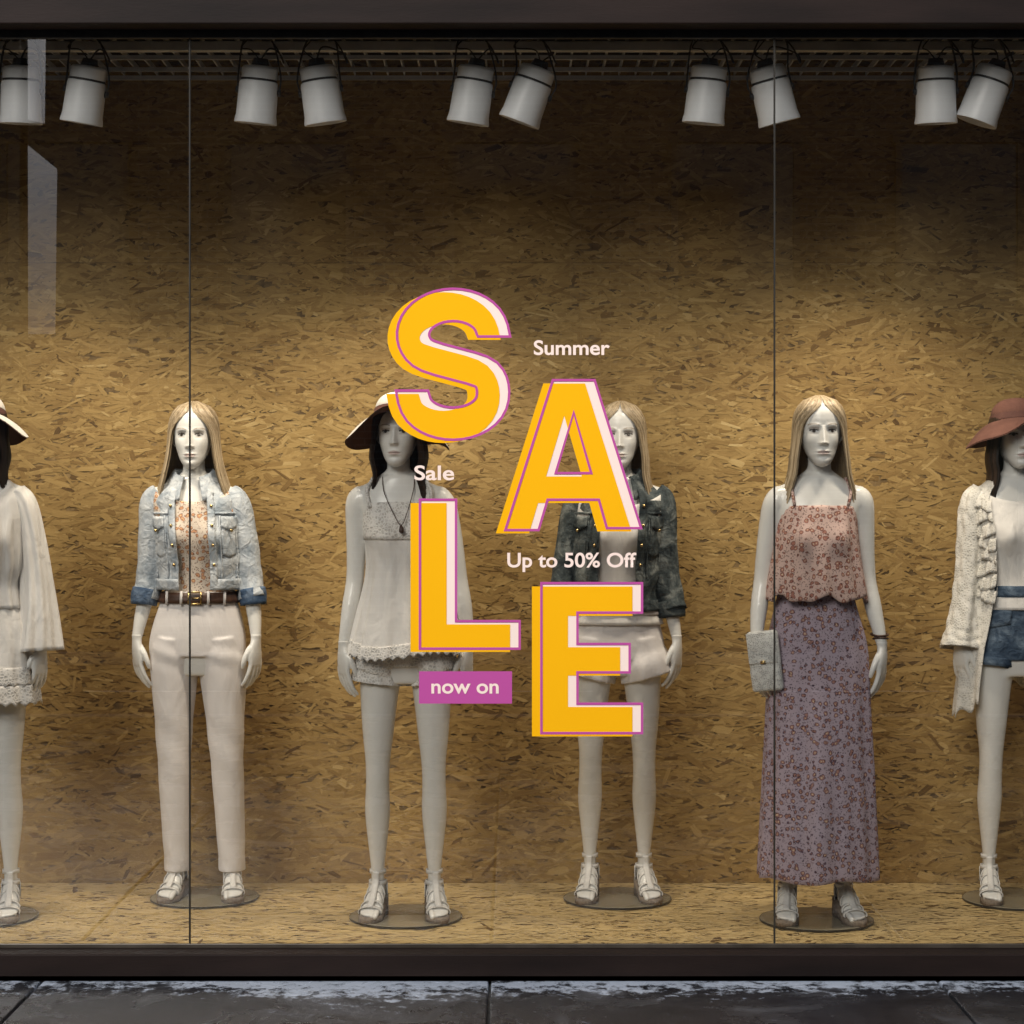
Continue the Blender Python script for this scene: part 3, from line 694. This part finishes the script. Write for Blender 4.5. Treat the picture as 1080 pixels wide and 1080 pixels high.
for s in(-1,1):
    fs5=folds((5,8,3),(.05,.04,.05),(s,2,1))
    P=[(.112,.008,1.455,.048),(.146,.006,1.415,.050),(.166,.004,1.33,.048),(.180,.0,1.18,.049),(.192,-.008,1.06,.053),(.205,-.02,.96,.062),(.212,-.03,.90,.074)]
    tube(B,[(s*p[0],p[1],p[2]) for p in P],[p[3] for p in P],60,14,caps=False,fold=lambda a,t:fs5(a,t)*(.4+t)+.05*abs(sin(34*t+.9*sin(3*a)))*min(1,t*4)+.025*sin(9*a+40*t))
mk('lace_cardigan',B,'lace_cream',r5,warp=w5,mods=[('solid',.0025)])

# ---------------------------------------------------------------- OSB boards
def osb(name,origin,U,V,Nrm,w,h,count,ang_sd=30,seams_u=(),seams_v=(),bright=0.0,seed=1):
    R=np.random.default_rng(seed)
    O=np.array(origin,float); U=np.array(U,float); V=np.array(V,float); Nn=np.array(Nrm,float)
    n=count
    c=np.stack([R.uniform(0,w,n),R.uniform(0,h,n)],1)
    ln=R.gamma(5,.0130,n).clip(.02,.16)*1.0; wd=(R.gamma(2.6,.0034,n)+.003).clip(.004,.026)
    an=np.radians(R.normal(0,ang_sd,n)); dpt=.0006+.0026*np.sort(R.random(n))
    ca,sa=np.cos(an),np.sin(an)
    J=lambda s: R.uniform(-s,s,n)
    loc=[(-.5+J(.06),-.4+J(.2)),(-.2+J(.1),-.5+J(.12)),(.2+J(.1),-.5+J(.12)),(.47+J(.08),-.35+J(.2)),(.52+J(.06),.1+J(.25)),(.38+J(.1),.5+J(.15)),(0+J(.2),.5+J(.12)),(-.42+J(.08),.4+J(.2))]
    tl=R.normal(0,.008,n); tw=R.normal(0,.016,n)
    vs=np.zeros((n,8,3)); uvs=np.zeros((n,8,2)); ou=R.uniform(0,60,n); ov=R.uniform(0,60,n)
    for k,(lu,lv) in enumerate(loc):
        x=lu*ln; y=lv*wd
        pu=np.clip(c[:,0]+x*ca-y*sa,0,w); pv=np.clip(c[:,1]+x*sa+y*ca,0,h)
        dd=dpt+np.clip(x*tl+y*tw,-.0004,.0006)
        vs[:,k]=O+pu[:,None]*U+pv[:,None]*V+dd[:,None]*Nn
        uvs[:,k,0]=x+ou; uvs[:,k,1]=y+ov
    me=bpy.data.meshes.new(name)
    base=np.array([O,O+U*w,O+U*w+V*h,O+V*h])
    allv=np.concatenate([vs.reshape(-1,3),base]); 
    me.vertices.add(len(allv)); me.vertices.foreach_set('co',allv.ravel())
    nl=8*n+4; me.loops.add(nl); me.loops.foreach_set('vertex_index',np.arange(nl,dtype=np.int32))
    me.polygons.add(n+1); me.polygons.foreach_set('loop_start',np.concatenate([np.arange(n)*8,[8*n]]).astype(np.int32))
    me.polygons.foreach_set('loop_total',np.array([8]*n+[4],dtype=np.int32))
    me.materials.append(M['osb']); me.materials.append(M['osb_base'])
    me.update(calc_edges=True)
    me.polygons.foreach_set('material_index',np.array([0]*n+[1],dtype=np.int32))
    ul=me.uv_layers.new(name='grain'); ul.data.foreach_set('uv',np.concatenate([uvs.reshape(-1,2),np.zeros((4,2))]).ravel())
    sh=R.normal(.37+bright,.075,n); dk=R.random(n)<.04; sh[dk]=R.uniform(0,.15,dk.sum()); lt=R.random(n)<.08; sh[lt]+=.10
    a=me.attributes.new('shade','FLOAT','FACE'); a.data.foreach_set('value',np.concatenate([sh,[.3]]))
    me.validate(); ob=bpy.data.objects.new(name,me); COL.objects.link(ob)
    B=MB(); 
    for su in seams_u:
        q=O+U*su+Nn*.0036; B.add([q-U*.001,q+U*.001,q+U*.001+V*h,q-U*.001+V*h],[(0,1,2,3)])
    for sv in seams_v:
        q=O+V*sv+Nn*.0037; B.add([q-V*.001,q-V*.001+U*w,q+V*.001+U*w,q+V*.001],[(0,1,2,3)])
    if B.v: mk('board_joints',B,'osb_base',ob,smooth=False)
    return ob
XW=3.1; YW=7.61; YG=6.50
osb('osb_back_wall',(-XW,YW,0),(1,0,0),(0,0,1),(0,-1,0),2*XW,3.2,85000,24,seams_v=[2.42],seed=3)
osb('osb_display_floor',(-XW,YG+.035,FLOOR-.0034),(1,0,0),(0,1,0),(0,0,1),2*XW,YW-YG-.04,28000,32,bright=.40,seed=5)
B=MB(); B.box((0,(YG+YW)/2+.02,.04),(2*XW,YW-YG-.06,.078)); mk('display_plinth',B,'osb_base',smooth=False)
for s in(-1,1):
    osb('osb_side_wall',(s*XW,YG+.03,0),(0,1,0),(0,0,1),(-s,0,0),YW-YG-.03,3.2,10000,27,seed=8+s)

# ceiling + bars
B=MB(); B.box((0,(YG+YW)/2+.1,3.36),(2*XW+.2,YW-YG+.4,.06)); mk('ceiling',B,'ceil',smooth=False)
B=MB()
x=-XW+.03
while x<XW:
    B.box((x,7.08,3.135),(.006,1.04,.022)); x+=.062
for y in(6.62,6.80,7.02,7.24,7.44,7.585): B.box((0,y,3.112),(2*XW,.010,.016))
B.box((0,7.02,3.10),(2*XW,.035,.03),0)
mk('ceiling_grid',B,'grid',smooth=False)

# track lights
YT=6.73
def spot(px,tilt,power=40,fwd=.12,zc=2.876):
    x=xw(px,YT)
    root=empty('track_spotlight',(x,YT,zc))
    Rm=Matrix.Rotation(tilt,3,'Y')@Matrix.Rotation(fwd,3,'X')
    def T(p): return Rm@Vector(p)
    B=MB()
    pr=[(.004,.094),(.038,.094),(.055,.090),(.060,.083),(.060,.052),(.0575,.049),(.0575,.044),(.063,.041),(.065,.030),(.067,-.068),(.071,-.089),(.071,-.096),(.065,-.096),(.055,-.053),(.004,-.048)]
    def f(a,t):
        r,z=pr[int(t*(len(pr)-1)+.5)]; return (r*cos(a),r*sin(a),z)
    surf(B,f,0,2*pi,48,len(pr),True,0)
    mk('lamp_can',B,'can',root,warp=T,recalc=True).data.set_sharp_from_angle(angle=math.radians(35))
    B=MB()
    tube(B,[T((0,0,.094)),T((0,0,.118))],[.030,.024],18,1)
    tube(B,[T((0,0,.0435)),T((0,0,.0515))],[.0590,.0590],40,1)
    mk('heat_sink',B,'black',root,smooth=False)
    B2=MB(); top=3.085-zc
    for s in(-1,1):
        a=T((s*.069,0,.010)); 
        tube(B2,[a,T((s*.070,0,.07)),(a.x*.4+s*.02,.0,top-.03),(0,0,top-.015)],[(.003,.009)]*4,8,4,(1,.01,0))
        tube(B2,[T((s*.063,0,.01)),T((s*.075,0,.01))],[.011,.011],14,2,(0,1,0))
    B2.box((0,0,top-.006),(.10,.036,.03)); tube(B2,[(0,0,top-.03),(0,0,top)],[.012,.012],10,2)
    mk('yoke',B2,'black',root)
    B=MB()
    c=[T((.0,-.01,.11)),T((.03,-.03,.15)),Vector((.075,-.03,.13)),Vector((.088,-.02,.10)),Vector((.065,-.02,.15)),Vector((.02,0,top))]
    tube(B,c,[.003]*len(c),6,6,(0,1,.1))
    c=[T((-.0,-.01,.11)),T((-.03,-.03,.14)),Vector((-.05,-.035,.15)),Vector((-.01,-.02,top-.01))]
    tube(B,c,[.0025]*len(c),6,6,(0,1,.1))
    mk('cable',B,'black',root)
    ld=bpy.data.lights.new('lamp_bulb','SPOT'); ld.energy=power*.84; ld.color=(1,.87,.70); ld.spot_size=math.radians(88); ld.spot_blend=1.0; ld.shadow_soft_size=.05
    lo=bpy.data.objects.new('lamp_bulb',ld); COL.objects.link(lo); lo.parent=root
    lo.location=T((0,0,-.108))
    ax=T((0,0,-1)); ax=Vector((ax.x,ax.y+.20,ax.z)).normalized()
    lo.rotation_euler=ax.to_track_quat('-Z','Y').to_euler()
# tilt>0 : lower end swings to the left
for px,t,p in((22,.03,84),(90,.17,78),(272,.10,76),(339,-.14,64),(498,.16,58),(558,.36,66),(745,.10,62),(815,-.26,66),(987,-.03,64),(1040,.34,74)):
    spot(px,t,p)
B=MB(); B.box((0,YT,3.098),(2*XW,.036,.022)); mk('lighting_track',B,'can',smooth=False)

# ---------------------------------------------------------------- shop front
glass=empty('shop_window_glass')
xs=[-XW, xw(200,YG), xw(817,YG), XW]
for i in range(3):
    B=MB(); a0,a1=xs[i]+.0025,xs[i+1]-.0025
    B.add([(a0,YG+.005,.075),(a1,YG+.005,.075),(a1,YG+.005,3.06),(a0,YG+.005,3.06)],[(0,1,2,3)]); mk('pane',B,'glass',glass,smooth=False)
for xx in xs[1:3]:
    B=MB(); B.box((xx,YG+.005,1.56),(.0048,.012,2.98)); mk('silicone_joint',B,'silicone',glass,smooth=False)
shop=empty('shop_building')
def part(name,boxes,mat,parent,bev=.003):
    B=MB()
    for c,d in boxes: B.box(c,d)
    return mk(name,B,mat,parent,smooth=False,mods=[('bevel',bev)] if bev else [])
part('window_sill',[((0,YG-.04,.0405),(2*XW+.3,.12,.087))],'frame',shop,.004)
part('sill_bead',[((0,YG-.006,.091),(2*XW,.010,.014))],'frame_lt',shop,.002)
part('sill_upstand',[((0,YG-.085,.008),(2*XW+.3,.03,.020))],'frame',shop,.003)
part('window_header',[((0,YG-.03,3.19),(2*XW+.3,.13,.31))],'frame',shop,.004)
part('header_bead',[((0,YG+.005,3.025),(2*XW,.022,.030))],'black',shop,.002)
part('upper_facade',[((0,YG+.15,5.35),(2*XW+2.4,.5,4.0))],'stone',shop,.01)
part('cornice',[((0,YG-.03,3.42),(2*XW+2.4,.16,.13)),((0,YG-.08,7.45),(2*XW+2.6,.5,.2))],'stone',shop,.01)
for s in(-1,1):
    part('pilaster',[((s*(XW+.65),YG+.1,1.68),(1.0,.4,3.36)),((s*(XW+.65),YG+.07,.15),(1.06,.46,.3))],'stone',shop,.01)
part('rear_block',[((0,YW+.25,3.7),(2*XW+2.3,.4,7.4))],'stone',shop,0)
for i in range(-1,2):
    part('upper_window',[((i*2.6,YG-.105,5.4),(1.3,.02,1.9))],'dark_glass',shop,0)
    part('upper_window_frame',[((i*2.6,YG-.115,6.39),(1.46,.06,.08)),((i*2.6,YG-.115,4.41),(1.5,.09,.08)),((i*2.6-.69,YG-.115,5.4),(.08,.06,1.9)),((i*2.6+.69,YG-.115,5.4),(.08,.06,1.9)),((i*2.6,YG-.125,5.4),(.05,.03,1.9))],'frame',shop,.004)

# pavement slabs
B=MB(); R=random.Random(4)
for i in range(-9,9):
    for j in range(9):
        x0=-.07+1.42*i; x1=x0+1.42; y1=6.42-.86*j if j else 6.46; y0=6.42-.86*(j+1)
        zt=R.uniform(-.0015,.0015)
        B.box(((x0+x1)/2,(y0+y1)/2,-.03+zt),(1.42-.009,(y1-y0)-.009,.06))
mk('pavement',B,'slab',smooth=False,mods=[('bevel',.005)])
B=MB(); B.box((0,2.5,-.075),(26,8.1,.12)); mk('pavement_bed',B,'grout',smooth=False)
part('kerb',[((0,-1.45,-.065),(26,.15,.14))],'kerb',None,.012)
part('kerb',[((0,-7.55,-.065),(26,.15,.14))],'kerb',None,.012)
B=MB(); B.box((0,-4.5,-.2),(120,5.96,.17)); mk('road',B,'asphalt',smooth=False)
B=MB()
for i in range(-8,9): B.box((i*3,-4.5,-.1105),(1.4,.1,.003))
mk('road_marking',B,'paint',smooth=False)
B=MB(); B.box((0,-8.6,-.05),(26,1.95,.10)); mk('pavement',B,'grout',smooth=False)
B=MB(); B.add([(-400,-400,-.29),(400,-400,-.29),(400,400,-.29),(-400,400,-.29)],[(0,1,2,3)]); mk('ground',B,'earth',smooth=False)
# building over the road (seen only as a reflection)
ob=empty('brick_building')
part('walls',[((0,-11.6,3.35),(34,4.0,6.7))],'brick',ob,0)
part('roof_cornice',[((0,-11.5,6.8),(34.4,4.4,.22))],'stone',ob,.02)
gb=[];fb=[]
for i in range(-6,7):
    for zc,hh in((1.5,2.2),(4.6,1.9)):
        gb.append(((i*2.5,-9.585,zc),(1.3,.03,hh)))
        fb+= [((i*2.5,-9.57,zc+hh/2+.05),(1.5,.10,.1)),((i*2.5,-9.56,zc-hh/2-.05),(1.5,.16,.1)),((i*2.5-.68,-9.57,zc),(.07,.08,hh)),((i*2.5+.68,-9.57,zc),(.07,.08,hh))]
part('windows',gb,'dark_glass',ob,0); part('window_surrounds',fb,'stone',ob,0)
# white banner on a pole across the pavement (reflected in the left pane)
ban=empty('street_banner',(0,0,0))
def rp(px,py,D=16.0): return ((px-540)/2130*D,1.51-(py-532)/2130*D)
B=MB(); yb=YG-9.5
def quad(pts):
    vs=[];
    for px,py in pts:
        x_,z_=rp(px,py); vs.append((x_,yb,z_))
    B.add(vs,[(0,1,2,3)])
quad([(28,152),(60,178),(58,352),(29,355)]); quad([(29,38),(48,38),(47,130),(29,126)])
mk('banner_cloth',B,'banner',ban,smooth=False)
B=MB(); x_,_z=rp(25,100); tube(B,[(x_,yb+.01,-.1),(x_,yb+.01,5.6)],[.04,.03],14,4); 
for py in(38,356): 
    a=rp(25,py); c=rp(60,py); B.box(((a[0]+c[0])/2,yb+.01,a[1]+.02),(abs(c[0]-a[0]),.012,.012))
mk('banner_pole',B,'frame',ban)

# ---------------------------------------------------------------- SALE decals on the glass
dec=empty('sale_window_decal',(0,YG,1.51))
su=YG/2130
def D2(p): return ((p[0]-540)*su,-(p[1]-532)*su)
def flat(name,loops,mat,depth,off=(0,0)):
    B=MB()
    if isinstance(loops,tuple):
        Lf,Rt=loops; vs=[]
        for a,b_ in zip(Lf,Rt):
            for p in(a,b_):
                X,Z=D2((p[0]+off[0],p[1]+off[1])); vs.append((X,-depth,Z))
        B.add(vs,[(2*i,2*i+1,2*i+3,2*i+2) for i in range(len(Lf)-1)])
    else:
        L3=[[Vector((*D2((p[0]+off[0],p[1]+off[1])),0)) for p in lp] for lp in loops]
        tris=tessellate_polygon(L3); vs=[(v.x,-depth,v.y) for lp in L3 for v in lp]
        B.add(vs,[tuple(t) for t in tris])
    return mk(name,B,mat,dec,smooth=False)
def stroke(name,loops,mat,depth,w=2.6):
    B=MB()
    for lp in loops:
        n=len(lp); vs=[]
        for i in range(n):
            p=Vector(lp[i]); a=(p-Vector(lp[i-1])).normalized(); b=(Vector(lp[(i+1)%n])-p).normalized()
            na=Vector((-a.y,a.x)); nb=Vector((-b.y,b.x)); m=(na+nb)
            if m.length<1e-4: m=na
            m.normalize(); k=min(2.2,1/max(.3,m.dot(na)))
            for q in(-1,1):
                v=p+m*(q*w/2*k); X,Z=D2((v.x,v.y)); vs.append((X,-depth,Z))
        B.add(vs,[(2*i,2*i+1,2*((i+1)%n)+1,2*((i+1)%n)) for i in range(n)])
    mk(name,B,mat,dec,smooth=False)
# S centreline : circular / elliptical arcs whose radius always exceeds half the stroke width
wS=34.0
def arc(cx,cy,rx,ry,a0,a1,n): return [(cx+rx*cos(math.radians(a0+(a1-a0)*i/n)),cy-ry*sin(math.radians(a0+(a1-a0)*i/n))) for i in range(n+1)]
cl=[(521,355)]+arc(478,352,42.5,31,12,90,8)+arc(478,352,43,31,90,180,9)[1:]+arc(466,353,31,27,186,245,6)+[(478,384)]+arc(492,412,28.5,27,58,0,6)+arc(478,417,43,30.5,-6,-90,8)+arc(478,417,43.5,30.5,-90,-166,8)[1:]+[(434.5,412)]
# light smoothing keeps the bowls fair where the arcs join
cc=[np.array(c,float) for c in cl]
for it in range(3): cc=[cc[0]]+[(cc[i-1]+2*cc[i]+cc[i+1])/4 for i in range(1,len(cc)-1)]+[cc[-1]]
Ls=[];Rs=[]
for i,c in enumerate(cc):
    t=cc[min(i+1,len(cc)-1)]-cc[max(i-1,0)]; t/=np.linalg.norm(t)
    if i==0 or i==len(cc)-1: t=np.array([0,-1.0])
    nn_=np.array([-t[1],t[0]]); Ls.append(c+nn_*wS/2); Rs.append(c-nn_*wS/2)
def monotone(P):
    # remove any back-stepping offset point (cusp) on the inside of a bend
    P=[p.copy() for p in P]
    for it in range(6):
        for i in range(1,len(P)-1):
            d=cc[i+1]-cc[i-1]
            if (P[i+1]-P[i-1]).dot(d)<=0 or (P[i+1]-P[i]).dot(d)<=0 or (P[i]-P[i-1]).dot(d)<=0: P[i]=(P[i-1]+P[i+1])/2
    return [tuple(p) for p in P]
Ls=monotone(Ls); Rs=monotone(Rs)
letters={'letter_S':[Ls+Rs[::-1]],
 'letter_A':[[(583,401),(627,401),(676,557),(640,557),(631.5,527),(577.5,527),(568,559),(533,559)],[(605,435),(586,499),(623.5,499)]],
 'letter_L':[[(443,527),(481,527),(481,655),(548,655),(548,684),(443,684)]],
 'letter_E':[[(571,615),(677,615),(677,646),(609,646),(609,679),(664,679),(664,709),(609,709),(609,742),(677,742),(677,773),(571,773)]]}
for nm,lp in letters.items():
    fl=(Ls,Rs) if nm=='letter_S' else lp
    flat(nm+'_back',fl,'v_cream',.002)
    flat(nm+'_fill',fl,'v_yellow',.0035,(-10,3.5))
    stroke(nm+'_outline',lp,'v_magenta',.005)
flat('tag',[[(442,708),(540,708),(540,742),(442,742)]],'v_magenta',.002)
def text(body,x0,x1,ybase,cap,depth):
    cu=bpy.data.curves.new('t','FONT'); cu.body=body; cu.size=1; cu.offset=.018; cu.resolution_u=6
    to=bpy.data.objects.new('t',cu); COL.objects.link(to)
    bpy.context.view_layer.update(); dg=bpy.context.evaluated_depsgraph_get()
    me=bpy.data.meshes.new_from_object(to.evaluated_get(dg)); bpy.data.objects.remove(to)
    co=np.array([v.co[:] for v in me.vertices]); mn=co.min(0); mx=co.max(0)
    k=(x1-x0)/(mx[0]-mn[0])
    for v in me.vertices:
        px=x0+(v.co.x-mn[0])*k; py=ybase-v.co.y*cap/.70
        X,Z=D2((px,py)); v.co=(X,-depth,Z)
    me.materials.clear(); me.materials.append(M['v_cream'])
    for p in me.polygons: p.material_index=0
    o_=bpy.data.objects.new('text_'+body.lower().replace(' ','_').replace('%','pct'),me); COL.objects.link(o_); o_.parent=dec
text('Summer',563,643,374,15,.002); text('Sale',437,479,506,15,.002); text('Up to 50% Off',535,671,598,15,.002); text('now on',455,526,731,15,.0035)

# ---------------------------------------------------------------- light & camera
el=math.radians(26.5); rot=math.radians(180+22)
w=bpy.data.worlds.new('World'); S.world=w; w.use_nodes=True; nt=w.node_tree
sky=nt.nodes.new('ShaderNodeTexSky'); sky.sky_type='NISHITA'; sky.sun_disc=False; sky.sun_elevation=el; sky.sun_rotation=rot
bg=nt.nodes['Background']; bg.inputs['Strength'].default_value=.09; L(nt,sky.outputs[0],bg.inputs[0])
sd=Vector((sin(rot)*cos(el),cos(rot)*cos(el),sin(el)))
sl_=bpy.data.lights.new('sun','SUN'); sl_.energy=3.4; sl_.angle=math.radians(24); sl_.color=(1,.97,.93)
so=bpy.data.objects.new('sun',sl_); COL.objects.link(so); so.rotation_euler=sd.to_track_quat('Z','Y').to_euler(); so.location=(0,-5,12)
cam=bpy.data.cameras.new('camera'); co=bpy.data.objects.new('camera',cam); COL.objects.link(co)
cam.lens=71; cam.sensor_width=36; co.location=(0,0,1.51); co.rotation_euler=(pi/2,0,0); cam.shift_y=-8/1080; cam.clip_end=1000
S.camera=co
